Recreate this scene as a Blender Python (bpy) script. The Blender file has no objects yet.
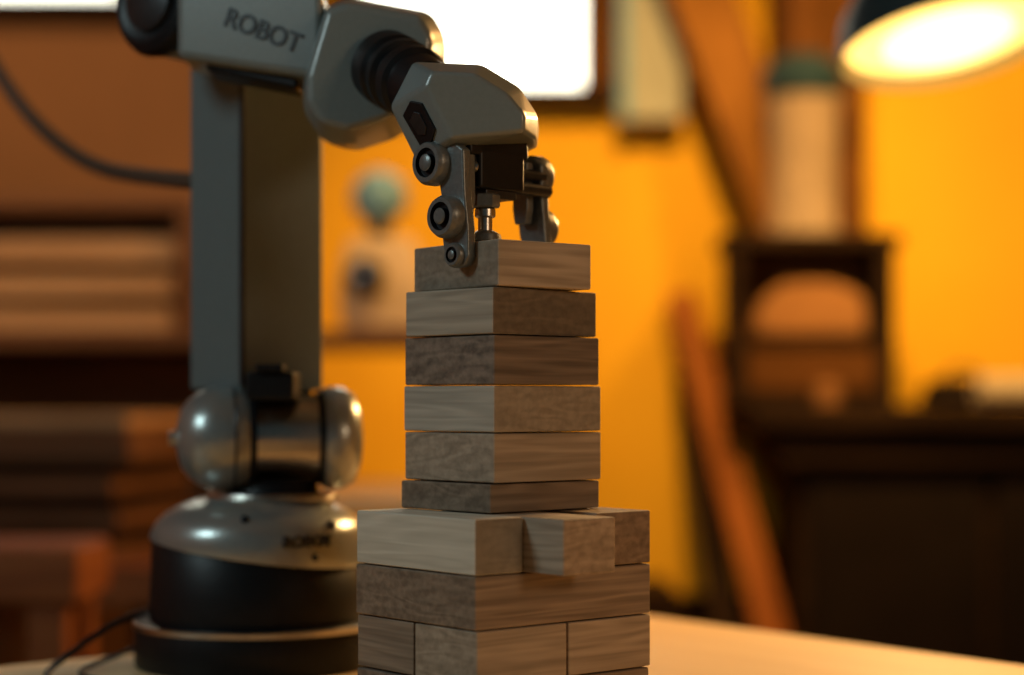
import bpy, bmesh, math, random
from mathutils import Vector, Matrix, Euler
random.seed(4)
scene = bpy.context.scene
H = 0.9105          # eye level above the floor (table top is 0.75)
TT = -0.1605        # table top relative to eye level

# ------------------------------------------------------------------ materials
def newmat(name):
    m = bpy.data.materials.new(name); m.use_nodes = True
    nt = m.node_tree; b = nt.nodes['Principled BSDF']
    return m, nt, b

def plain(name, col, rough=0.5, metal=0.0, nscale=60, var=0.12, bump=0.05, coat=0.0, spec=0.5):
    m, nt, b = newmat(name)
    tc = nt.nodes.new('ShaderNodeTexCoord')
    n = nt.nodes.new('ShaderNodeTexNoise'); n.inputs['Scale'].default_value = nscale
    n.inputs['Detail'].default_value = 6
    nt.links.new(tc.outputs['Object'], n.inputs['Vector'])
    r = nt.nodes.new('ShaderNodeValToRGB')
    r.color_ramp.elements[0].position = 0.3; r.color_ramp.elements[1].position = 0.7
    r.color_ramp.elements[0].color = tuple(c*(1-var) for c in col)+(1,)
    r.color_ramp.elements[1].color = tuple(min(1, c*(1+var)) for c in col)+(1,)
    nt.links.new(n.outputs['Fac'], r.inputs['Fac'])
    nt.links.new(r.outputs['Color'], b.inputs['Base Color'])
    b.inputs['Roughness'].default_value = rough
    b.inputs['Metallic'].default_value = metal
    b.inputs['Coat Weight'].default_value = coat
    b.inputs['Specular IOR Level'].default_value = spec
    if bump > 0:
        bp = nt.nodes.new('ShaderNodeBump'); bp.inputs['Strength'].default_value = bump
        bp.inputs['Distance'].default_value = 0.002
        nt.links.new(n.outputs['Fac'], bp.inputs['Height'])
        nt.links.new(bp.outputs['Normal'], b.inputs['Normal'])
    return m

def wood(name, dark, light, along=10, across=260, rough=0.6, bump=0.3, p0=.37, p1=.63, end=1.0, spec=0.4):
    m, nt, b = newmat(name)
    L = nt.links.new; N = nt.nodes.new
    tc = N('ShaderNodeTexCoord'); oi = N('ShaderNodeObjectInfo')
    mul = N('ShaderNodeMath'); mul.operation = 'MULTIPLY'; mul.inputs[1].default_value = 7.3
    L(oi.outputs['Random'], mul.inputs[0])
    add = N('ShaderNodeVectorMath'); add.operation = 'ADD'
    L(tc.outputs['Object'], add.inputs[0]); L(mul.outputs[0], add.inputs[1])
    mp = N('ShaderNodeMapping'); mp.inputs['Scale'].default_value = (along*.8, across*.9, across*1.2)
    L(add.outputs[0], mp.inputs['Vector'])
    n1 = N('ShaderNodeTexNoise'); n1.inputs['Scale'].default_value = 1.0; n1.inputs['Detail'].default_value = 8
    n1.inputs['Distortion'].default_value = 0.2
    L(mp.outputs[0], n1.inputs['Vector'])
    mp2 = N('ShaderNodeMapping'); mp2.inputs['Scale'].default_value = (along*.6, across*0.06, across*0.3)
    L(add.outputs[0], mp2.inputs['Vector'])
    n2 = N('ShaderNodeTexNoise'); n2.inputs['Scale'].default_value = 1.0; n2.inputs['Detail'].default_value = 2
    n2.inputs['Distortion'].default_value = 0.3
    L(mp2.outputs[0], n2.inputs['Vector'])
    # growth-ring banding
    sn = N('ShaderNodeMath'); sn.operation = 'MULTIPLY'; sn.inputs[1].default_value = 38.0
    L(n2.outputs['Fac'], sn.inputs[0])
    s2 = N('ShaderNodeMath'); s2.operation = 'SINE'; L(sn.outputs[0], s2.inputs[0])
    s3 = N('ShaderNodeMath'); s3.operation = 'MULTIPLY_ADD'; s3.inputs[1].default_value = .13; s3.inputs[2].default_value = .5
    L(s2.outputs[0], s3.inputs[0])
    mx = N('ShaderNodeMath'); mx.operation = 'ADD'
    L(n1.outputs['Fac'], mx.inputs[0]); L(s3.outputs[0], mx.inputs[1])
    hf = N('ShaderNodeMath'); hf.operation = 'MULTIPLY'; hf.inputs[1].default_value = 0.5
    L(mx.outputs[0], hf.inputs[0])
    r = N('ShaderNodeValToRGB')
    r.color_ramp.elements[0].position = p0; r.color_ramp.elements[1].position = p1
    r.color_ramp.elements[0].color = tuple(dark)+(1,); r.color_ramp.elements[1].color = tuple(light)+(1,)
    L(hf.outputs[0], r.inputs['Fac'])
    # end-grain faces are multiplied by the end factor
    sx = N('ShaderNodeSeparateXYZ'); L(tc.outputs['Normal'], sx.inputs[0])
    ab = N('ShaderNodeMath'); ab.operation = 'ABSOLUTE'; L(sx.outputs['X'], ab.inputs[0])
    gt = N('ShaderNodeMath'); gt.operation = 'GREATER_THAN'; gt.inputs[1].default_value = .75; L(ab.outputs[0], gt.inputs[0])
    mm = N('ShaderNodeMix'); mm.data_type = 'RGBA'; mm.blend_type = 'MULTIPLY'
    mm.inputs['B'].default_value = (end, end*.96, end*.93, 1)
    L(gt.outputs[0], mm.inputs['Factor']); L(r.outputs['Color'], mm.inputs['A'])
    L(mm.outputs['Result'], b.inputs['Base Color'])
    b.inputs['Roughness'].default_value = rough
    b.inputs['Specular IOR Level'].default_value = spec
    bp = N('ShaderNodeBump'); bp.inputs['Strength'].default_value = bump; bp.inputs['Distance'].default_value = 0.0005
    L(n1.outputs['Fac'], bp.inputs['Height']); L(bp.outputs['Normal'], b.inputs['Normal'])
    return m

def emis(name, col, strength):
    m, nt, b = newmat(name)
    tc = nt.nodes.new('ShaderNodeTexCoord'); n = nt.nodes.new('ShaderNodeTexNoise')
    n.inputs['Scale'].default_value = 2.0
    nt.links.new(tc.outputs['Object'], n.inputs['Vector'])
    mr = nt.nodes.new('ShaderNodeMapRange'); mr.inputs['To Min'].default_value = strength*0.85
    mr.inputs['To Max'].default_value = strength*1.1
    nt.links.new(n.outputs['Fac'], mr.inputs['Value'])
    nt.links.new(mr.outputs[0], b.inputs['Emission Strength'])
    b.inputs['Base Color'].default_value = tuple(col)+(1,)
    b.inputs['Emission Color'].default_value = tuple(col)+(1,)
    return m

M_shell = plain('robot_painted_shell', (0.185, 0.222, 0.220), 0.32, 0.0, 400, 0.04, 0.03, 0.3)
M_column = plain('robot_column_paint', (0.125, 0.165, 0.170), 0.42, 0.0, 300, 0.05, 0.03)
M_black = plain('black_rubber', (0.006, 0.007, 0.009), 0.42, 0.0, 200, 0.2, 0.04, spec=.3)
M_dkmetal = plain('dark_metal', (0.04, 0.042, 0.045), 0.38, 0.6, 300, 0.2, 0.05)
M_cable = plain('cable_sheath', (0.08, 0.048, 0.03), 0.6, 0.0, 300, 0.2, 0.05)
M_chrome = plain('brushed_steel', (0.58, 0.55, 0.50), 0.28, 1.0, 300, 0.06, 0.03)
M_silver = plain('silver_cap', (0.38, 0.41, 0.40), 0.28, 0.6, 300, 0.05, 0.03)
M_finger = plain('gripper_alloy', (0.17, 0.185, 0.183), 0.34, 0.45, 500, 0.15, 0.1)
M_letter = plain('letter_ink', (0.02, 0.023, 0.026), 0.5, 0.0, 100, 0.1, 0.0)
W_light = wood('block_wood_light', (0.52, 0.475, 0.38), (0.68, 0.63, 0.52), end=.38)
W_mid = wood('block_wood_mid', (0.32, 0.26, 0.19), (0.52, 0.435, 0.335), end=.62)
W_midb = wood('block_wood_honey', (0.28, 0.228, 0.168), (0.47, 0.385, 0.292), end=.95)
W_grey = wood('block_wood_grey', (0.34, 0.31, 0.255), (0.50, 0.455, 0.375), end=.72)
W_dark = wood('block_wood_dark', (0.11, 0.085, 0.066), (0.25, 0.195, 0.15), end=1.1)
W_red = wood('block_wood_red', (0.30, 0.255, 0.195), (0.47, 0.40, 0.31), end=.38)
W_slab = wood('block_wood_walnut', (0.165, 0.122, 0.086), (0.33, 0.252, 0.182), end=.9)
W_table = wood('table_wood', (0.70, 0.46, 0.21), (0.82, 0.58, 0.30), 2, 40, 0.45)
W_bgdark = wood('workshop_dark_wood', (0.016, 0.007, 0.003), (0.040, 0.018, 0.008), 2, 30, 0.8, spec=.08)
W_bgbrown = wood('workshop_brown_wood', (0.12, 0.055, 0.025), (0.22, 0.105, 0.05), 2, 30, 0.7, spec=.15)
W_bgpale = wood('workshop_pale_wood', (0.46, 0.26, 0.12), (0.66, 0.41, 0.21), 2, 30, 0.7, spec=.15)
W_bgred = wood('workshop_red_wood', (0.20, 0.06, 0.02), (0.32, 0.11, 0.035), 2, 30, 0.6, spec=.2)
W_plank = wood('plank_wood', (0.22, 0.058, 0.008), (0.34, 0.10, 0.016), 2, 40, 0.7, spec=.1)
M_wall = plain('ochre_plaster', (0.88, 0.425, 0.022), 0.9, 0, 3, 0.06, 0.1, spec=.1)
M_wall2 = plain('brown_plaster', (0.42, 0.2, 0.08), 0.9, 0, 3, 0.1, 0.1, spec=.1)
M_ceil = plain('ceiling_plaster', (0.25, 0.18, 0.12), 0.9, 0, 5, 0.1, 0.1, spec=.1)
M_floor = plain('floor_concrete', (0.03, 0.02, 0.014), 0.85, 0, 6, 0.2, 0.2, spec=.15)
M_cream = plain('cream_enamel', (0.6, 0.42, 0.25), 0.6, 0, 20, 0.08, 0.02, spec=.2)
M_pipe = plain('flue_enamel', (0.36, 0.23, 0.135), 0.6, 0, 20, 0.12, 0.02, spec=.2)
M_grey = plain('grey_enamel', (0.16, 0.32, 0.42), 0.45, 0, 20, 0.1, 0.02)
M_teal = plain('teal_enamel', (0.02, 0.045, 0.055), 0.5, 0.2, 20, 0.1, 0.02, spec=.3)
M_brown = plain('brown_duct', (0.13, 0.046, 0.011), 0.9, 0, 10, 0.15, 0.05, spec=.05)
M_diag_shade = plain('diagonal_shade_tone', (0.30, 0.115, 0.022), 0.9, 0, 10, 0.15, 0.05, spec=.05)  # soft diagonal shade on the wall, put into a beam's colour
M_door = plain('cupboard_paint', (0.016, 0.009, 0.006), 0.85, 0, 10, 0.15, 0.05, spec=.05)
M_white = plain('white_paint', (0.46, 0.42, 0.32), 0.7, 0, 10, 0.05, 0.02, spec=.1)
M_paper = plain('kraft_paper', (0.34, 0.14, 0.045), 0.9, 0, 15, 0.1, 0.05, spec=.05)
E_sky = emis('daylight_glass', (0.98, 1.0, 0.84), 3.6)
E_lamp = emis('lamp_diffuser_glow', (1.0, 0.60, 0.14), 3.0)
E_bulb = emis('lamp_bulb_glow', (1.0, 0.76, 0.30), 3.8)

# ------------------------------------------------------------------ helpers
def V(x, y, z): return Vector((x, y, H+z))

def empty(name, loc):
    e = bpy.data.objects.new(name, None); e.location = loc
    e.empty_display_size = 0.05
    scene.collection.objects.link(e); return e

def finish(bm, name, mats, parent, mw=None, ang=35, wn=True):
    bmesh.ops.recalc_face_normals(bm, faces=bm.faces)
    for f in bm.faces: f.smooth = True
    for e in bm.edges:
        if len(e.link_faces) == 2 and e.calc_face_angle(0) > math.radians(ang): e.smooth = False
    me = bpy.data.meshes.new(name); bm.to_mesh(me); bm.free()
    if not isinstance(mats, (list, tuple)): mats = [mats]
    for m in mats: me.materials.append(m)
    o = bpy.data.objects.new(name, me); scene.collection.objects.link(o)
    if mw is not None: o.matrix_world = mw
    if parent is not None:
        o.parent = parent
        o.matrix_parent_inverse = Matrix.Translation(parent.location).inverted()
    if wn:
        md = o.modifiers.new('wn', 'WEIGHTED_NORMAL'); md.keep_sharp = True
    return o

def box(name, c, size, mat, parent=None, rotz=0.0, bevel=0.002, rot=None, segs=2):
    bm = bmesh.new(); bmesh.ops.create_cube(bm, size=1.0)
    bmesh.ops.scale(bm, vec=size, verts=bm.verts)
    if bevel > 0:
        bmesh.ops.bevel(bm, geom=bm.edges[:], offset=bevel, segments=segs, affect='EDGES', profile=0.5)
    R = rot if rot is not None else Matrix.Rotation(rotz, 4, 'Z')
    return finish(bm, name, mat, parent, Matrix.Translation(c) @ R, ang=60)

def bb(name, x0, x1, y0, y1, z0, z1, mat, parent=None, bevel=0.002):
    return box(name, V((x0+x1)/2, (y0+y1)/2, (z0+z1)/2), (abs(x1-x0), abs(y1-y0), abs(z1-z0)), mat, parent, 0, bevel)

def hull(name, pts, mat, parent, bevel=0.006, segs=3):
    c = sum((Vector(p) for p in pts), Vector())/len(pts)
    bm = bmesh.new()
    for p in pts: bm.verts.new(Vector(p)-c)
    r = bmesh.ops.convex_hull(bm, input=bm.verts)
    junk = [v for v in bm.verts if not v.link_faces]
    for v in junk: bm.verts.remove(v)
    bmesh.ops.dissolve_limit(bm, angle_limit=math.radians(6), verts=bm.verts, edges=bm.edges)
    if bevel > 0:
        bmesh.ops.bevel(bm, geom=bm.edges[:], offset=bevel, segments=segs, affect='EDGES', profile=0.5, clamp_overlap=True)
    return finish(bm, name, mat, parent, Matrix.Translation(c), ang=50)

def frame_from(axis, up=Vector((0, 0, 1))):
    a = Vector(axis).normalized()
    if abs(a.dot(up)) > 0.98: up = Vector((0, 1, 0))
    x = up.cross(a).normalized(); y = a.cross(x)
    return Matrix((x, y, a)).transposed().to_4x4()

def lathe(name, prof, origin, axis, mats, parent, seg=64, mi=None):
    """prof: list of (s, r) along axis; mi: material index per span"""
    bm = bmesh.new(); rings = []
    for s, r in prof:
        if r < 1e-6:
            rings.append([bm.verts.new((0, 0, s))])
        else:
            rings.append([bm.verts.new((r*math.cos(2*math.pi*i/seg), r*math.sin(2*math.pi*i/seg), s)) for i in range(seg)])
    for k in range(len(rings)-1):
        A, B = rings[k], rings[k+1]
        idx = mi[k] if mi else 0
        for i in range(seg):
            j = (i+1) % seg
            if len(A) == 1 and len(B) == 1: break
            if len(A) == 1: f = bm.faces.new((A[0], B[i], B[j]))
            elif len(B) == 1: f = bm.faces.new((A[i], A[j], B[0]))
            else: f = bm.faces.new((A[i], A[j], B[j], B[i]))
            f.material_index = idx
    return finish(bm, name, mats, parent, Matrix.Translation(origin) @ frame_from(axis), ang=38, wn=False)

def cyl(name, a, b, r, mat, parent, bev=0.0008, seg=48):
    a = Vector(a); b = Vector(b); L = (b-a).length
    return lathe(name, [(0, 0), (0, r-bev), (bev, r), (L-bev, r), (L, r-bev), (L, 0)], a, b-a, mat, parent, seg)

def plate(name, poly, origin, ex, ez, thick, mat, parent, bevel=0.001):
    """extruded 2-D outline in plane (ex, ez) centred at origin"""
    ex = Vector(ex).normalized(); ez = Vector(ez).normalized(); n = ex.cross(ez)
    bm = bmesh.new()
    vs = [bm.verts.new((x, z, -thick/2)) for x, z in poly]
    f = bm.faces.new(vs)
    r = bmesh.ops.extrude_face_region(bm, geom=[f])
    bmesh.ops.translate(bm, vec=(0, 0, thick), verts=[g for g in r['geom'] if isinstance(g, bmesh.types.BMVert)])
    bmesh.ops.recalc_face_normals(bm, faces=bm.faces)
    if bevel > 0:
        bmesh.ops.bevel(bm, geom=bm.edges[:], offset=bevel, segments=2, affect='EDGES', profile=0.5)
    R = Matrix((ex, ez, n)).transposed().to_4x4()
    return finish(bm, name, mat, parent, Matrix.Translation(origin) @ R, ang=50)

def tube(name, pts, r, mat, parent=None):
    cu = bpy.data.curves.new(name, 'CURVE'); cu.dimensions = '3D'
    sp = cu.splines.new('NURBS'); sp.points.add(len(pts)-1)
    for i, p in enumerate(pts): sp.points[i].co = (p[0], p[1], p[2], 1)
    sp.use_endpoint_u = True; sp.order_u = 3; sp.resolution_u = 12
    cu.bevel_depth = r; cu.bevel_resolution = 6; cu.use_fill_caps = True
    cu.materials.append(mat)
    o = bpy.data.objects.new(name, cu); scene.collection.objects.link(o)
    if parent is not None:
        o.parent = parent; o.matrix_parent_inverse = Matrix.Translation(parent.location).inverted()
    return o

def text(name, s, size, origin, ex, n, mat, parent, ext=0.0006):
    cu = bpy.data.curves.new(name, 'FONT'); cu.body = s; cu.size = size
    cu.extrude = ext; cu.align_x = 'CENTER'; cu.align_y = 'CENTER'; cu.offset = size*0.02
    cu.materials.append(mat)
    o = bpy.data.objects.new(name, cu); scene.collection.objects.link(o)
    n = Vector(n).normalized(); ex = Vector(ex); ex = (ex-n*ex.dot(n)).normalized(); ey = n.cross(ex)
    o.matrix_world = Matrix.Translation(origin) @ Matrix((ex, ey, n)).transposed().to_4x4()
    o.parent = parent; o.matrix_parent_inverse = Matrix.Translation(parent.location).inverted()
    return o

# ------------------------------------------------------------------ room
RX0, RX1, RY0, RY1, ZF, ZC = -2.0, 2.0, -1.2, 3.2, -H, 1.7
bb('floor', RX0-0.1, RX1+0.1, RY0, RY1+0.1, ZF-0.1, ZF, M_floor, None, 0)
bb('ceiling', RX0-0.1, RX1+0.1, RY0, RY1+0.1, ZC, ZC+0.1, M_ceil, None, 0)
bb('wall_left', RX0-0.1, RX0, RY0, RY1+0.1, ZF, ZC, M_wall2, None, 0)
bb('wall_right', RX1, RX1+0.1, RY0, RY1+0.1, ZF, ZC, M_wall, None, 0)
wall = empty('wall_back', V(0, 3.25, 0))
w1 = (-0.26, 0.124, 0.534, 1.05); w2 = (-1.0, -0.675, 0.685, 1.05)
def wseg(n, x0, x1, z0, z1, m=M_wall): bb(n, x0, x1, 3.2, 3.3, z0, z1, m, wall, 0)
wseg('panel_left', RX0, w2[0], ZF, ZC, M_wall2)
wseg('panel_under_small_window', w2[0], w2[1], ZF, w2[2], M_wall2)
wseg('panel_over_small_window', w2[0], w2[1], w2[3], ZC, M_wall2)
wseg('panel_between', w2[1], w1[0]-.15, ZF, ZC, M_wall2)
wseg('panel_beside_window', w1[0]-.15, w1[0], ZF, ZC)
wseg('panel_under_window', w1[0], w1[1], ZF, w1[2])
wseg('panel_over_window', w1[0], w1[1], w1[3], ZC)
wseg('panel_right', w1[1], RX1, ZF, ZC)
for i, w in enumerate((w1, w2)):
    e = empty('window_%d' % (i+1), V((w[0]+w[1])/2, 3.22, w[2]))
    bb('pane', w[0], w[1], 3.255, 3.262, w[2], w[3], E_sky, e, 0)
    t = 0.050
    bb('jamb_right', w[1], w[1]+t, 3.17, 3.25, w[2]-0.03, w[3]+t, M_brown, e)
    bb('jamb_left', w[0]-t, w[0], 3.17, 3.25, w[2]-0.03, w[3]+t, M_brown, e)
    bb('sill', w[0]-t, w[1]+t, 3.14, 3.25, w[2]-0.025, w[2], W_bgdark, e)
    bb('head', w[0]-t, w[1]+t, 3.17, 3.25, w[3], w[3]+t, M_brown, e)
sh = empty('window_shutter', V(0.24, 3.17, 0.7))
bb('panel', 0.188, 0.290, 3.13, 3.155, 0.475, 1.1, M_white, sh)
bb('frame_stile', 0.180, 0.198, 3.12, 3.165, 0.472, 1.1, M_grey, sh)
bb('hinge_block', 0.182, 0.2, 3.155, 3.2, 0.6, 0.66, M_grey, sh)

# chimney and flue; the diagonal beam stands in for a soft shade
chim = empty('chimney_breast', V(.51, 3.12, .26))
br = Vector((0.22, 3.08, H+0.92)); bt = Vector((0.47, 3.08, H+0.27))
d = bt-br
box('diagonal_shade_beam', (br+bt)/2, (d.length, 0.06, 0.105), M_diag_shade, chim, bevel=0.004,
    rot=Matrix.Rotation(-math.atan2(d.z, d.x), 4, 'Y'))
bb('breast', 0.44, 0.585, 3.055, 3.2, 0.266, ZC, M_brown, chim, 0.004)
flue = empty('extraction_flue', V(0.47, 2.97, 0.26))
lathe('pipe', [(0, 0), (0, .06), (.012, .06), (.02, .055), (.12, .054), (.2, .057), (.222, .06), (.222, 0)], V(0.468, 2.972, 0.2625), (0, 0, 1), M_pipe, flue)
lathe('hood', [(0, 0), (0, .06), (.012, .068), (.045, .066), (.07, .035), (.5, .03), (.5, 0)], V(0.468, 2.972, 0.484), (0, 0, 1), [M_teal, M_brown], flue, mi=[0, 0, 0, 0, 1, 1])

# shelf cabinet on the bench
cab = empty('storage_cabinet', V(0.47, 3.0, 0))
cz = -0.0075
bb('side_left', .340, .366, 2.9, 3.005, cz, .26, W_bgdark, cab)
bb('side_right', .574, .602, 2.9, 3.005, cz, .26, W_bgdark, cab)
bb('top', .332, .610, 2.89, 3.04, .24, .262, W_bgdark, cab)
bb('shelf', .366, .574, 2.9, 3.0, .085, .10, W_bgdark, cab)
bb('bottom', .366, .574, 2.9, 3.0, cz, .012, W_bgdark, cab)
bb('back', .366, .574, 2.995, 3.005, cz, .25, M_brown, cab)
bb('drawer_front', .37, .57, 2.897, 2.91, .016, .08, M_brown, cab)
hull('sack', [V(.385, 2.92, .101), V(.562, 2.92, .101), V(.562, 2.93, .16), V(.50, 2.93, .19), V(.43, 2.93, .185), V(.385, 2.93, .15),
              V(.385, 2.99, .101), V(.562, 2.99, .101), V(.555, 2.99, .18), V(.43, 2.99, .185)], M_paper, cab, 0.012)

bench = empty('workbench', V(0.9, 3.0, ZF))
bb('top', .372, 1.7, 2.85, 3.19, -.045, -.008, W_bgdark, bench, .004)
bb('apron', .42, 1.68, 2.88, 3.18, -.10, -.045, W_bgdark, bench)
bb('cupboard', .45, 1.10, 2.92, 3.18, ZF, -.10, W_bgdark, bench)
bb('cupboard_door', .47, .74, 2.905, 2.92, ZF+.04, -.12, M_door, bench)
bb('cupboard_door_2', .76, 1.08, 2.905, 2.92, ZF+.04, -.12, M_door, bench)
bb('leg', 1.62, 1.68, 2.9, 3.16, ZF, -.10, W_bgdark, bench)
tb = empty('tool_case', V(.72, 2.98, 0))
hull('body', [V(.665, 2.93, -.0075), V(.79, 2.93, -.0075), V(.665, 3.05, -.0075), V(.79, 3.05, -.0075),
              V(.68, 2.94, .035), V(.775, 2.94, .035), V(.68, 3.04, .035), V(.775, 3.04, .035)], M_door, tb, .01)
tube('handle', [V(.70, 2.98, .03), V(.70, 2.98, .052), V(.755, 2.98, .052), V(.755, 2.98, .03)], .004, M_black, tb)
roll = empty('paper_roll', V(.8, 2.87, 0))
lathe('roll', [(0, .008), (0, .0235), (.16, .0235), (.16, .008), (0, .008)], V(.725, 2.885, .016), (1, 0.05, 0), M_cream, roll)
scr = empty('glue_pot', V(.49, 2.87, 0))
lathe('pot', [(0, 0), (0, .020), (.026, .022), (.030, .016), (.038, .016), (.038, 0)], V(.49, 2.872, -.0075), (0, 0, 1), M_paper, scr)

# leaning planks
def plank(a, b, w, t, mat):
    a = Vector(a); b = Vector(b); dd = (b-a); X = dd.normalized()
    Y = Vector((0, -1, 0)); Y = (Y-X*Y.dot(X)).normalized(); Z = X.cross(Y)
    R = Matrix((X, Z, Y)).transposed().to_4x4()
    return box('leaning_plank', (a+b)/2, (dd.length, w, t), mat, None, rot=R, bevel=.002)
plank(V(.288, 3.172, .18), V(.500, 2.42, -.895), .050, .02, W_plank)
plank(V(.300, 3.175, .04), V(.40, 2.62, -.895), .045, .018, W_bgdark)
chest = empty('storage_chest', V(-.1, 3.0, ZF))
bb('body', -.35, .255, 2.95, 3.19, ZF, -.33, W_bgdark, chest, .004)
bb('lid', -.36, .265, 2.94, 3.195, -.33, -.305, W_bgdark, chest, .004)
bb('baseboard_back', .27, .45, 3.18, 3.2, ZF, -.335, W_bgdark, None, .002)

# side table between robot and tower
st = empty('side_table', V(-.1, 2.2, ZF))
bb('top', -.26, .02, 2.0, 2.45, -.125, -.108, W_table, st)
for i, (x, y) in enumerate(((-.24, 2.03), (0, 2.03), (-.24, 2.42), (0, 2.42))):
    bb('leg_%d' % (i+1), x-.016, x+.016, y-.016, y+.016, ZF, -.125, W_bgbrown, st)

# wall rack on the left
rack = empty('wall_rack', V(-.6, 3.0, .1))
bb('shelf', -1.5, -.10, 2.6, 2.9, .075, .098, W_bgbrown, rack)
bb('post', -.135, -.10, 2.86, 2.9, ZF, .075, W_bgbrown, rack)
bb('post_2', -1.5, -1.46, 2.86, 2.9, ZF, .075, W_bgbrown, rack)
bb('lower_back_board', -1.46, -.36, 2.87, 2.89, -.25, .075, W_bgbrown, rack)
bb('back_board', -1.5, -.46, 2.84, 2.86, .098, .30, W_bgdark, rack)
bb('upper_shelf', -1.5, -.455, 2.62, 2.86, .27, .29, W_bgbrown, rack)
bb('side', -.475, -.455, 2.62, 2.86, .098, .27, W_bgbrown, rack)
rs = empty('rack_boards', V(-.9, 2.7, .2))
for i, (z0, z1, y, m) in enumerate(((.0985, .130, 2.61, W_bgpale), (.132, .145, 2.68, W_bgdark), (.147, .177, 2.62, W_bgpale),
                               (.179, .195, 2.69, W_bgdark), (.197, .230, 2.64, W_bgpale), (.232, .250, 2.69, W_bgbrown))):
    bb('board_%d' % i, -1.45, -.482, y, 2.82, z0, z1, m, rs)

# bench grinder on the rack shelf
gr = empty('bench_grinder', V(-.19, 2.7, .1))
hull('body', [V(-.245, 2.64, .0985), V(-.125, 2.64, .0985), V(-.245, 2.78, .0985), V(-.125, 2.78, .0985),
              V(-.235, 2.65, .235), V(-.14, 2.65, .235), V(-.235, 2.77, .235), V(-.14, 2.77, .235),
              V(-.25, 2.64, .17), V(-.122, 2.64, .17)], M_cream, gr, .012)
lathe('wheel', [(0, 0), (0, .022), (.012, .026), (.03, .026), (.034, .02), (.034, 0)], V(-.205, 2.64, .175), (-.1, -1, 0), M_black, gr)
lathe('wheel_cap', [(0, 0), (0, .008), (.006, .008), (.008, 0)], V(-.208, 2.606, .175), (-.1, -1, 0), M_chrome, gr)
lathe('motor_head', [(0, 0), (.001, .02), (.012, .034), (.03, .04), (.055, .038), (.07, .028), (.075, 0)], V(-.200, 2.65, .290), (.2, 1, .1), M_grey, gr)
cyl('neck', V(-.19, 2.69, .22), V(-.195, 2.69, .27), .016, M_black, gr)

# lumber stack and left bench
lb = empty('lumber_bench', V(-.7, 2.4, ZF))
bb('top', -1.3, -.37, 2.1, 2.6, -.235, -.19, W_bgred, lb, .003)
for i, (x, y) in enumerate(((-1.26, 2.14), (-.41, 2.14), (-1.26, 2.56), (-.41, 2.56))):
    bb('leg_%d' % (i+1), x-.025, x+.025, y-.025, y+.025, ZF, -.235, W_bgdark, lb)
ls = empty('lumber_stack', V(-.6, 2.3, -.1))
z = -.19
Lst = (W_bgbrown, W_bgdark, W_bgbrown, W_bgdark, W_bgbrown, W_bgdark, W_bgbrown, W_bgbrown, W_bgpale)
sa = math.radians(24)
for i in range(9):
    h = (.017, .022, .018, .021, .019, .02, .023, .018, .014)[i]
    j = random.uniform(-.01, .01)
    box('board_%d' % i, V(-.72+j, 2.36+j*.5, z+h/2), (.58, .24, h-.001), Lst[i], ls, -sa*.5+j, .0015)
    z += h
stool = empty('work_stool', V(-.5, 1.8, ZF))
bb('seat', -.70, -.398, 1.70, 1.84, -.190, -.135, W_bgred, stool, .008)
for i, (x, y) in enumerate(((-.67, 1.725), (-.43, 1.725), (-.67, 1.815), (-.43, 1.815))):
    bb('leg_%d' % (i+1), x-.018, x+.018, y-.018, y+.018, ZF, -.190, W_bgred, stool)

# ------------------------------------------------------------------ pendant lamp
lamp = empty('pendant_work_lamp', V(.40, 1.7, .33))
ldir = Vector((.13, -.24, -1)).normalized()      # opening direction
lo = V(.402, 1.70, .326)
lathe('shade', [(0, .098), (.001, .101), (.012, .100), (.035, .094), (.065, .075), (.085, .05), (.1, .03), (.125, .026), (.15, .024), (.155, 0),
                (.150, 0), (.12, .02), (.095, .028), (.08, .048), (.06, .072), (.03, .09), (.0, .098)], lo, -ldir,
      [M_teal, M_white], lamp, 96, mi=[0]*9+[1]*7)
lathe('diffuser', [(.006, 0), (.007, .05), (.010, .085), (.014, .0925), (.016, .0925), (.016, 0)], lo, -ldir, E_lamp, lamp, 96)
lathe('bulb', [(-.004, 0), (-.002, .03), (.002, .05), (.0065, .060), (.0068, 0)], lo, -ldir, E_bulb, lamp, 48)
tube('cord', [lo-ldir*.15, lo-ldir*.22, V(.38, 1.76, .6), V(.38, 1.76, ZC)], .004, M_black, lamp)

# ------------------------------------------------------------------ main table
r = Vector((.623, -.782, 0)); l = Vector((-.782, -.623, 0)); cor = V(.0705, 1.4206, 0)
Lr, Ll, tk = 1.5, 1.0, .035
tab = empty('worktable', V(-.1, .6, ZF))
ctr = cor + r*Lr/2 + l*Ll/2; ctr.z = H+TT-tk/2
ta = math.atan2(r.y, r.x)
box('top', ctr, (Lr, Ll, tk), W_table, tab, ta, .003)
for i, (a, b) in enumerate(((.06, .06), (Lr-.06, .06), (.06, Ll-.06), (Lr-.06, Ll-.06))):
    p = cor+r*a+l*b; p.z = (H+TT-tk)/2
    box('leg_%d' % (i+1), p, (.05, .05, H+TT-tk), W_bgbrown, tab, ta, .003)

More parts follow.
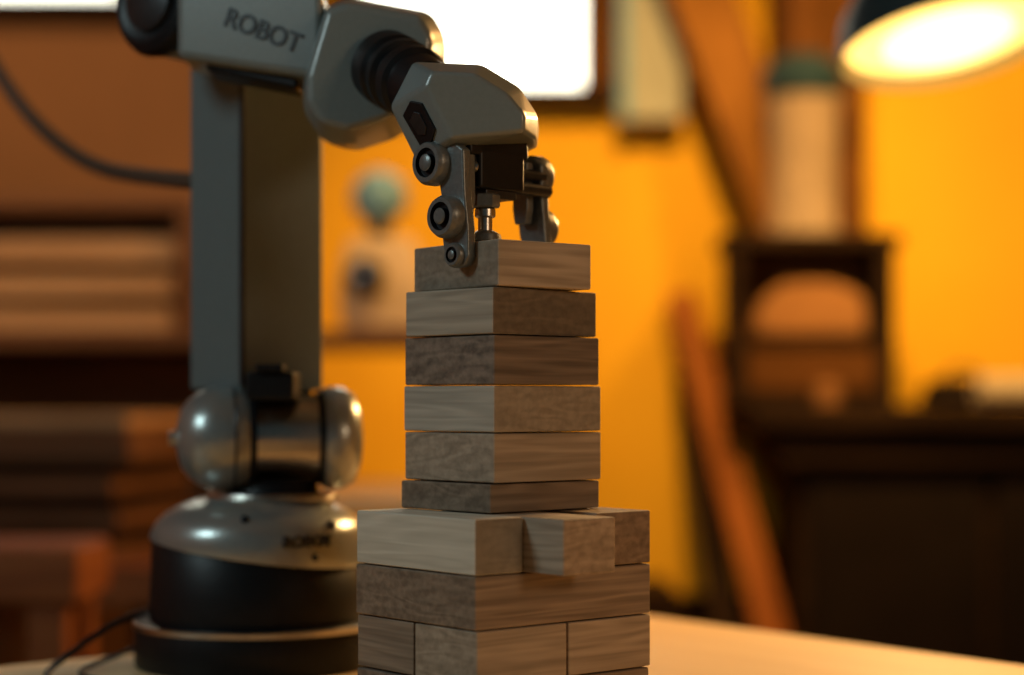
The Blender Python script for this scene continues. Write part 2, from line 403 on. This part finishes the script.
# ------------------------------------------------------------------ block tower
tower = empty('wooden_block_tower', V(0, .93, TT))
def block(name, near, a, s0, s1, t0, t1, z0, z1, mat, grain='r'):
    """near corner, angle a; s along right edge, t along left edge"""
    a = math.radians(a)
    R = Vector((math.cos(a), math.sin(a), 0)); T = Vector((-math.sin(a), math.cos(a), 0))
    c = Vector((near[0], near[1], 0)) + R*(s0+s1)/2 + T*(t0+t1)/2
    c.z = H+(z0+z1)/2
    g = .0006
    if grain == 'r': return box(name, c, (s1-s0-g, t1-t0-g, z1-z0-g), mat, tower, a, .0009)
    return box(name, c, (t1-t0-g, s1-s0-g, z1-z0-g), mat, tower, a+math.pi/2, .0009)
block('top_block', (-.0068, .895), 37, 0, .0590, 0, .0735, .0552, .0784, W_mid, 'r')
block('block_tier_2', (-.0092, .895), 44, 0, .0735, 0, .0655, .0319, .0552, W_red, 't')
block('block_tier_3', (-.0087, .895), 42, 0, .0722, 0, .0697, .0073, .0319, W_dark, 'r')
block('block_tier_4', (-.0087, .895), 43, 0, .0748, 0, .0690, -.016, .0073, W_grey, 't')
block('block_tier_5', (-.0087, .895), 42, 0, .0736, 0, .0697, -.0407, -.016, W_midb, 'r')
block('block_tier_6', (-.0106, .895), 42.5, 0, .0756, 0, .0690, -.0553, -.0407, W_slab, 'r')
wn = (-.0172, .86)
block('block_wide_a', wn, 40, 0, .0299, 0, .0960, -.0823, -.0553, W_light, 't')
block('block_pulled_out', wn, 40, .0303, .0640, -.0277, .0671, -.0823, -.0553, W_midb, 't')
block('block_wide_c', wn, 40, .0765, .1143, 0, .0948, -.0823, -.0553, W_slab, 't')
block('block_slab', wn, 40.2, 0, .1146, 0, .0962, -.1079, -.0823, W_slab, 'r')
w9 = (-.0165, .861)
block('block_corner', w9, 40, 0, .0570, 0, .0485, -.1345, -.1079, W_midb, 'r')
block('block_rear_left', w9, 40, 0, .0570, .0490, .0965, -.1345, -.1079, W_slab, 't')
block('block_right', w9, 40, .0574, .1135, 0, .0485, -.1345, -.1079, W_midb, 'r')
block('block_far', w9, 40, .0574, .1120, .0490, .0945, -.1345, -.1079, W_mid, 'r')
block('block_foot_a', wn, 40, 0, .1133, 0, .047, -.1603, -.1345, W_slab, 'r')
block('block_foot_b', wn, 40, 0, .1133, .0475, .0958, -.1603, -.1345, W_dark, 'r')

# ------------------------------------------------------------------ robot arm
rob = empty('robot_arm', V(-.155, 1.13, TT))
bx, by = -.155, 1.13
lathe('foot', [(0, 0), (0, .0735), (.002, .0745), (.0215, .0745), (.0235, .0738), (.0235, .0755), (.0265, .0755), (.0275, .074), (.0275, 0)],
      V(bx, by, TT), (0, 0, 1), [M_black, M_chrome], rob, 128, mi=[0, 0, 0, 0, 1, 1, 1, 0])
bm = bmesh.new(); seg = 144; rows = []
def split(p): return -.0915 - .0085*math.cos(p) + .002*math.sin(p)
def ring(r, zf):
    return [bm.verts.new((r*math.cos(2*math.pi*i/seg), r*math.sin(2*math.pi*i/seg), zf(2*math.pi*i/seg))) for i in range(seg)]
rows = [ring(.0655, lambda p: -.133), ring(.066, lambda p: -.128), ring(.0640, lambda p: split(p)-.0012), ring(.063, lambda p: split(p)),
        ring(.065, lambda p: split(p)+.0002), ring(.0653, lambda p: split(p)+.0015), ring(.0645, lambda p: -.0800), ring(.0618, lambda p: -.0740),
        ring(.056, lambda p: -.0682), ring(.048, lambda p: -.0638), ring(.040, lambda p: -.0606), ring(.033, lambda p: -.0590), ring(.020, lambda p: -.0585)]
for k in range(len(rows)-1):
    for i in range(seg):
        j = (i+1) % seg
        f = bm.faces.new((rows[k][i], rows[k][j], rows[k+1][j], rows[k+1][i])); f.material_index = 0 if k < 3 else 1
bm.faces.new(rows[0]); bm.faces.new(rows[-1])
finish(bm, 'base_body', [M_black, M_silver], rob, Matrix.Translation(V(bx, by, 0)), ang=40, wn=False)
jx, jy, jz = -.1485, 1.125, -.0232
lathe('turntable_ring', [(0, 0), (0, .039), (.002, .040), (.004, .039), (.0045, .034), (.0045, .029), (.009, .027), (.013, .025), (.013, 0)],
      V(jx+.002, by, -.0605), (0, 0, 1), [M_chrome, M_black], rob, 96, mi=[0, 0, 0, 0, 1, 1, 1, 1])
ax = Vector((1, .22, .0)).normalized()
lathe('shoulder_joint', [(-.0550, 0), (-.0545, .008), (-.052, .018), (-.047, .0245), (-.040, .029), (-.033, .0313), (-.024, .0318), (-.017, .031), (-.0125, .029),
                         (-.0125, .0295), (-.0085, .0295), (-.0085, .0262), (.029, .0262), (.029, .0285), (.0325, .0285), (.0325, .030), (.037, .0315), (.045, .031), (.052, .027), (.0555, .019), (.057, .009), (.0572, 0)],
      V(jx, jy, jz), ax, [M_silver, M_black, M_chrome], rob, 96, mi=[0]*8+[1, 1, 1, 2, 1, 1, 1]+[0]*6)
lathe('joint_bolt', [(-.004, 0), (-.004, .004), (0, .005), (.002, .005), (.002, 0)], V(jx, jy, jz)-ax*.0555, ax, M_chrome, rob, 24)
lathe('joint_rim_ring', [(0, .0318), (.0008, .0322), (.0016, .0318)], V(jx, jy, jz)-ax*.022, ax, M_dkmetal, rob, 96)
bb('joint_bracket', -.156, -.128, 1.083, 1.12, 0, .0165, M_black, rob, .002)
bb('joint_bracket_step', -.150, -.134, 1.080, 1.10, .0165, .021, M_black, rob, .001)
# column
a = math.radians(43.5)
cc = V(-.1590, 1.151, .1065)
box('column', cc, (.062, .056, .201), M_column, rob, a, .0025, segs=3)
box('column_cap', cc+Vector((0, 0, .128)), (.055, .053, .055), M_column, rob, a, .004)
R_ = Vector((math.cos(a), math.sin(a), 0)); T_ = Vector((-math.sin(a), math.cos(a), 0))
box('column_corner_strip', cc-R_*.0301-T_*.0271, (.0030, .0030, .196), M_dkmetal, rob, a, .0008)
box('column_foot_plate', cc+Vector((0, 0, -.102)), (.050, .048, .006), M_black, rob, a, .001)
# elbow housing
ha = Vector((-.62, -.78, .04)).normalized()
lathe('elbow_housing', [(-.05, 0), (-.05, .026), (-.045, .031), (.010, .0315), (.015, .030), (.015, .0275), (.018, .0275), (.018, .0325), (.024, .0335), (.029, .031), (.031, .026), (.029, .022), (.029, 0)],
      V(-.1935, 1.105, .234), ha, [M_shell, M_black], rob, 96, mi=[0]*4+[1]*8)
lathe('elbow_cap', [(0, .020), (.003, .019), (.005, .012), (.005, 0)], V(-.1935, 1.105, .234)+ha*.029, ha, M_dkmetal, rob, 64)
# forearm
fp = []
for (x, y, z0, z1) in ((-.190, 1.0475, .194, .262), (-.104, 1.014, .176, .226), (-.190, 1.100, .194, .262), (-.104, 1.066, .176, .226)):
    fp += [V(x, y, z0), V(x, y, z1)]
hull('forearm', fp, M_shell, rob, .005)
hull('forearm_underside_cover', [V(-.174, 1.05, .1875), V(-.120, 1.03, .1735), V(-.120, 1.06, .1735), V(-.174, 1.085, .1875),
      V(-.174, 1.05, .198), V(-.12, 1.03, .185), V(-.12, 1.06, .185), V(-.174, 1.085, .198)], M_black, rob, .002)
fn = Vector((-.364, -.931, 0))
tpos = V(-.1385, 1.0275, .2050)
text('lettering', 'ROBOT', .0150, tpos+fn*.0002, (.092, -.036, -.040), fn, M_letter, rob, .0006)
# elbow block (rounded housing at end of forearm)
bo = [(-.1164, .1782), (-.1164, .1604), (-.1069, .147), (-.0902, .142), (-.0652, .1498), (-.0468, .1671), (-.0384, .1883),
      (-.0373, .2027), (-.0446, .2161), (-.0902, .2245), (-.1042, .22)]
cx, czz = -.078, .183
pts = []
for (x, z) in bo:
    pts.append(V(x, 1.030, z)); pts.append(V(x, 1.06, z))
    pts.append(V(cx+(x-cx)*.86, 1.000, czz+(z-czz)*.84-.003)); pts.append(V(cx+(x-cx)*.85, 1.082, czz+(z-czz)*.85))
hull('wrist_motor_housing', pts, M_shell, rob, .0045)
# neck
na = V(-.064, .996, .177); nb = V(-.040, .950, .157)
nd = (nb-na)
lathe('wrist_neck', [(-.01, 0), (-.01, .0205), (.003, .0205), (.005, .0185), (.008, .0185), (.010, .0200), (.015, .0200), (.017, .017), (.021, .017), (.023, .0195), (.031, .0195), (.033, .017), (.05, .016), (.05, 0)],
      na, nd, M_black, rob, 96)
# wrist block
wo = [(-.0500, .1707), (-.0152, .1692), (.0041, .1575), (.0132, .1433), (.0122, .1311), (-.029, .1295), (-.0480, .1205), (-.0615, .1480)]
wi = [(-.0395, .1610), (-.018, .1600), (-.002, .1500), (.0065, .1400), (.006, .1315), (-.0294, .1280), (-.0426, .1540)]
pts = []
for (x, z) in wo: pts += [V(x, .932, z), V(x+.001, .965, z)]
for (x, z) in wi: pts += [V(x, .906, z), V(x+.003, .982, z)]
hull('wrist_block', pts, M_shell, rob, .0022)
# recess on the left facet of the wrist block
A_ = V(-.0615, .932, .148); B_ = V(-.048, .932, .1205); D_ = V(-.0426, .906, .154); C_ = V(-.0294, .906, .128)
fz = (A_-B_).normalized(); fnm = (B_-A_).cross(D_-A_).normalized()
if fnm.y > 0: fnm = -fnm
fx = fz.cross(-fnm).normalized()
if fx.x < 0: fx = -fx
rp = (A_+B_+C_+D_)/4
plate('wrist_recess', [(-.0095, .0085), (.001, .0120), (.0085, .0075), (.009, -.007), (.001, -.0115), (-.0075, -.0095)], rp-fnm*.0004, fx, fz, .003, M_black, rob, .0006)
plate('wrist_recess_insert', [(-.0055, .004), (.001, .0065), (.0045, .004), (.0045, -.0035), (.001, -.0065), (-.004, -.005)], rp+fnm*.0008, fx, fz, .002, M_dkmetal, rob, .0005)

# gripper
C = V(-.0045, .9415, 0)
n = Vector((.7071, .7071, 0)); w = Vector((.7071, -.7071, 0)); up = Vector((0, 0, 1))
def G(a_, b_, z_): p = C+n*a_+w*b_; p.z = H+z_; return p
ga = math.radians(45)
box('gripper_carriage', G(-.007, -.004, .1165), (.032, .022, .022), M_black, rob, ga, .002)
box('gripper_crosshead', G(-.009, -.005, .1275), (.042, .024, .011), M_black, rob, ga, .002)
box('gripper_lower_plate', G(-.006, -.004, .1045), (.022, .018, .006), M_dkmetal, rob, ga, .001)
for i, zz in enumerate((.117, .109)):
    cyl('guide_rod_%d' % (i+1), G(-.036, -.006+.004*i, zz), G(.036, -.006+.004*i, zz), .0032, M_dkmetal, rob)
for i, b_ in enumerate((-.011, .003)):
    cyl('carriage_screw_%d' % (i+1), G(-.0225, b_, .1165), G(-.0245, b_, .1165), .003, M_chrome, rob)
# plunger
pc = G(-.004, .004, 0)
def P(z_): return Vector((pc.x-.009, pc.y-.006, H+z_))
cyl('plunger_nut', P(.0965), P(.1035), .0075, M_finger, rob, seg=6)
cyl('plunger_collar', P(.0915), P(.0965), .0052, M_chrome, rob)
cyl('plunger_shaft', P(.083), P(.1035), .0036, M_chrome, rob)
lathe('plunger_foot', [(0, 0), (0, .0078), (.0015, .0085), (.0045, .0078), (.0065, .0042), (.0065, 0)], P(.0786), up, M_finger, rob)

def boss(name, sgn, a_, b_, z_, rr, h):
    o = G(a_, b_, z_); d_ = n*sgn
    lathe(name, [(-.002, 0), (-.002, rr), (h*.6, rr), (h*.8, rr*.94), (h, rr*.86), (h, rr*.66), (h*.6, rr*.62), (h*.6, rr*.42), (h*1.05, rr*.38), (h*1.15, rr*.3), (h*1.15, 0)],
          o, d_, [M_finger, M_black], rob, 48, mi=[0, 0, 0, 0, 0, 1, 1, 1, 0, 0])
def finger(tag, sgn, base, sc, off, bu, bm_, bt_):
    out = [(-.0135, .1275), (.004, .1270), (.0095, .1235), (.0100, .110), (.0105, .1005), (.0115, .094), (.0128, .084), (.0130, .070), (.0105, .0658), (.0015, .0652),
           (-.0035, .069), (-.0055, .080), (-.0085, .087), (-.0095, .095), (-.0065, .102), (-.0080, .108), (-.016, .1110)]
    o = G(base*sgn, .0, 0)
    plate(tag+'_finger', [(x*sc+off, z) for x, z in out], Vector((o.x, o.y, H)), w, up, .0058, M_finger, rob, .0012)
    b2 = (base+.003)*sgn
    boss(tag+'_knuckle_upper', sgn, b2, bu, .1180, .0112, .006)
    boss(tag+'_knuckle_middle', sgn, b2, bm_, .0905, .0107, .007)
    boss(tag+'_tip_rivet', sgn, b2, bt_, .0715, .0060, .003)
    cyl(tag+'_pin', G(b2*.9, bu*.8, .1180), G(sgn*.008, bu*.8, .1180), .0045, M_dkmetal, rob)
    cyl(tag+'_pin_2', G(b2*.9, off, .1195), G(sgn*.008, off, .1195), .0045, M_dkmetal, rob)
    q = G((base-.0075)*sgn, 0, 0)
    plate(tag+'_link', [(-.005+off, .124), (.005+off, .124), (.0055+off, .100), (.004+off, .092), (-.004+off, .092), (-.0055+off, .1)],
          Vector((q.x, q.y, H)), w, up, .005, M_finger, rob, .0008)
finger('left', -1, .0345, 1, .0, -.0110, .0005, .0045)
finger('right', 1, .0345, .9, -.0125, -.0150, -.0125, -.0065)

# base details
ph = math.radians(-56); no = Vector((math.cos(ph), math.sin(ph), 0))
text('base_lettering', 'ROBOT', .0095, V(bx, by, -.0825)+no*.0645, (-no.y, no.x, 0), no, M_letter, rob, .0016)
def dot(name, deg, rr, z_, rad):
    q = math.radians(deg); nn = Vector((math.cos(q), math.sin(q), 0))
    lathe(name, [(-.002, 0), (-.002, rad), (.0008, rad), (.0012, rad*.7), (.0012, 0)], V(bx, by, z_)+nn*rr, nn+Vector((0, 0, .35)), M_black, rob, 24)
dot('base_screw_1', -38, .0618, -.0735, .003)
dot('base_screw_2', -52, .0650, -.092, .0022)
dot('base_screw_3', -90, .0578, -.0692, .0025)
# cables
tube('power_cable', [V(-.66, 1.6, .62), V(-.45, 1.45, .34), V(-.385, 1.4, .240), V(-.35, 1.38, .200), V(-.30, 1.32, .166), V(-.245, 1.24, .149), V(-.19, 1.165, .137)], .0055, M_cable, rob)
tube('signal_cable', [V(-.20, 1.16, -.125), V(-.235, 1.13, -.13), V(-.262, 1.10, -.150), V(-.270, 1.06, -.158), V(-.25, 1.02, -.158), V(-.20, 1.0, -.158), V(-.12, .93, -.158), V(-.2, .6, -.158)], .0020, M_black, rob)
tube('ground_cable', [V(-.20, 1.15, -.14), V(-.24, 1.12, -.155), V(-.255, 1.08, -.1585), V(-.24, 1.05, -.1585), V(-.21, 1.03, -.1585), V(-.15, .93, -.1585), V(-.25, .65, -.1585)], .0016, M_dkmetal, rob)

# ------------------------------------------------------------------ lights
def aim(o, t): o.rotation_euler = (Vector(t)-o.location).to_track_quat('-Z', 'Y').to_euler()
def area(name, loc, tgt, size, power, col):
    L = bpy.data.lights.new(name, 'AREA'); L.energy = power; L.color = col; L.size = size; L.shape = 'DISK'
    o = bpy.data.objects.new(name, L); o.location = loc; scene.collection.objects.link(o); aim(o, tgt); return o
def spot(name, loc, tgt, power, col, deg, blend=.6, rad=.06):
    L = bpy.data.lights.new(name, 'SPOT'); L.energy = power; L.color = col; L.spot_size = math.radians(deg); L.spot_blend = blend
    L.shadow_soft_size = rad
    o = bpy.data.objects.new(name, L); o.location = loc; scene.collection.objects.link(o); aim(o, tgt); return o
area('window_daylight', V(-1.3, .35, .85), V(-.05, 1.0, .05), .40, 5.8, (.74, .98, 1.0))
spot('ceiling_spotlight', V(.25, 1.9, 1.3), V(.24, 3.2, -.02), 128, (1.0, .62, .20), 58, .9)
spot('ceiling_spotlight.001', V(1.0, 2.0, 1.2), V(.86, 3.2, .33), 96, (1.0, .66, .22), 56, .8)
spot('ceiling_spotlight.002', V(-.9, 1.5, 1.3), V(-.75, 3.1, .25), 45, (1.0, .62, .32), 62, .9)
spot('lamp_bulb_light', lo+ldir*.02, lo+ldir*.5+Vector((-.20, -.30, 0)), 16, (1.0, .64, .26), 104, .7, .03)
area('workshop_warm_light', V(.9, 2.1, .7), V(-.05, 1.05, .05), .25, 18, (1.0, .50, .16))
area('front_right_fill', V(1.1, -.2, .45), V(-.05, 1.0, 0), .4, 4.2, (1.0, .68, .42))  # added warm fill for the right-hand faces, no real source there

wd = bpy.data.worlds.new('World'); scene.world = wd; wd.use_nodes = True
bg = wd.node_tree.nodes['Background']; bg.inputs['Color'].default_value = (.16, .42, .52, 1); bg.inputs['Strength'].default_value = .07

# ------------------------------------------------------------------ camera
cam = bpy.data.cameras.new('camera'); co = bpy.data.objects.new('camera', cam)
co.location = V(0, 0, 0); co.rotation_euler = (math.radians(90), 0, 0)
cam.lens = 65; cam.sensor_width = 36; cam.shift_y = 62.5/1024
cam.clip_start = .05
cam.dof.use_dof = True; cam.dof.focus_distance = .915; cam.dof.aperture_fstop = 2.9
scene.collection.objects.link(co); scene.camera = co
scene.view_settings.view_transform = 'Standard'
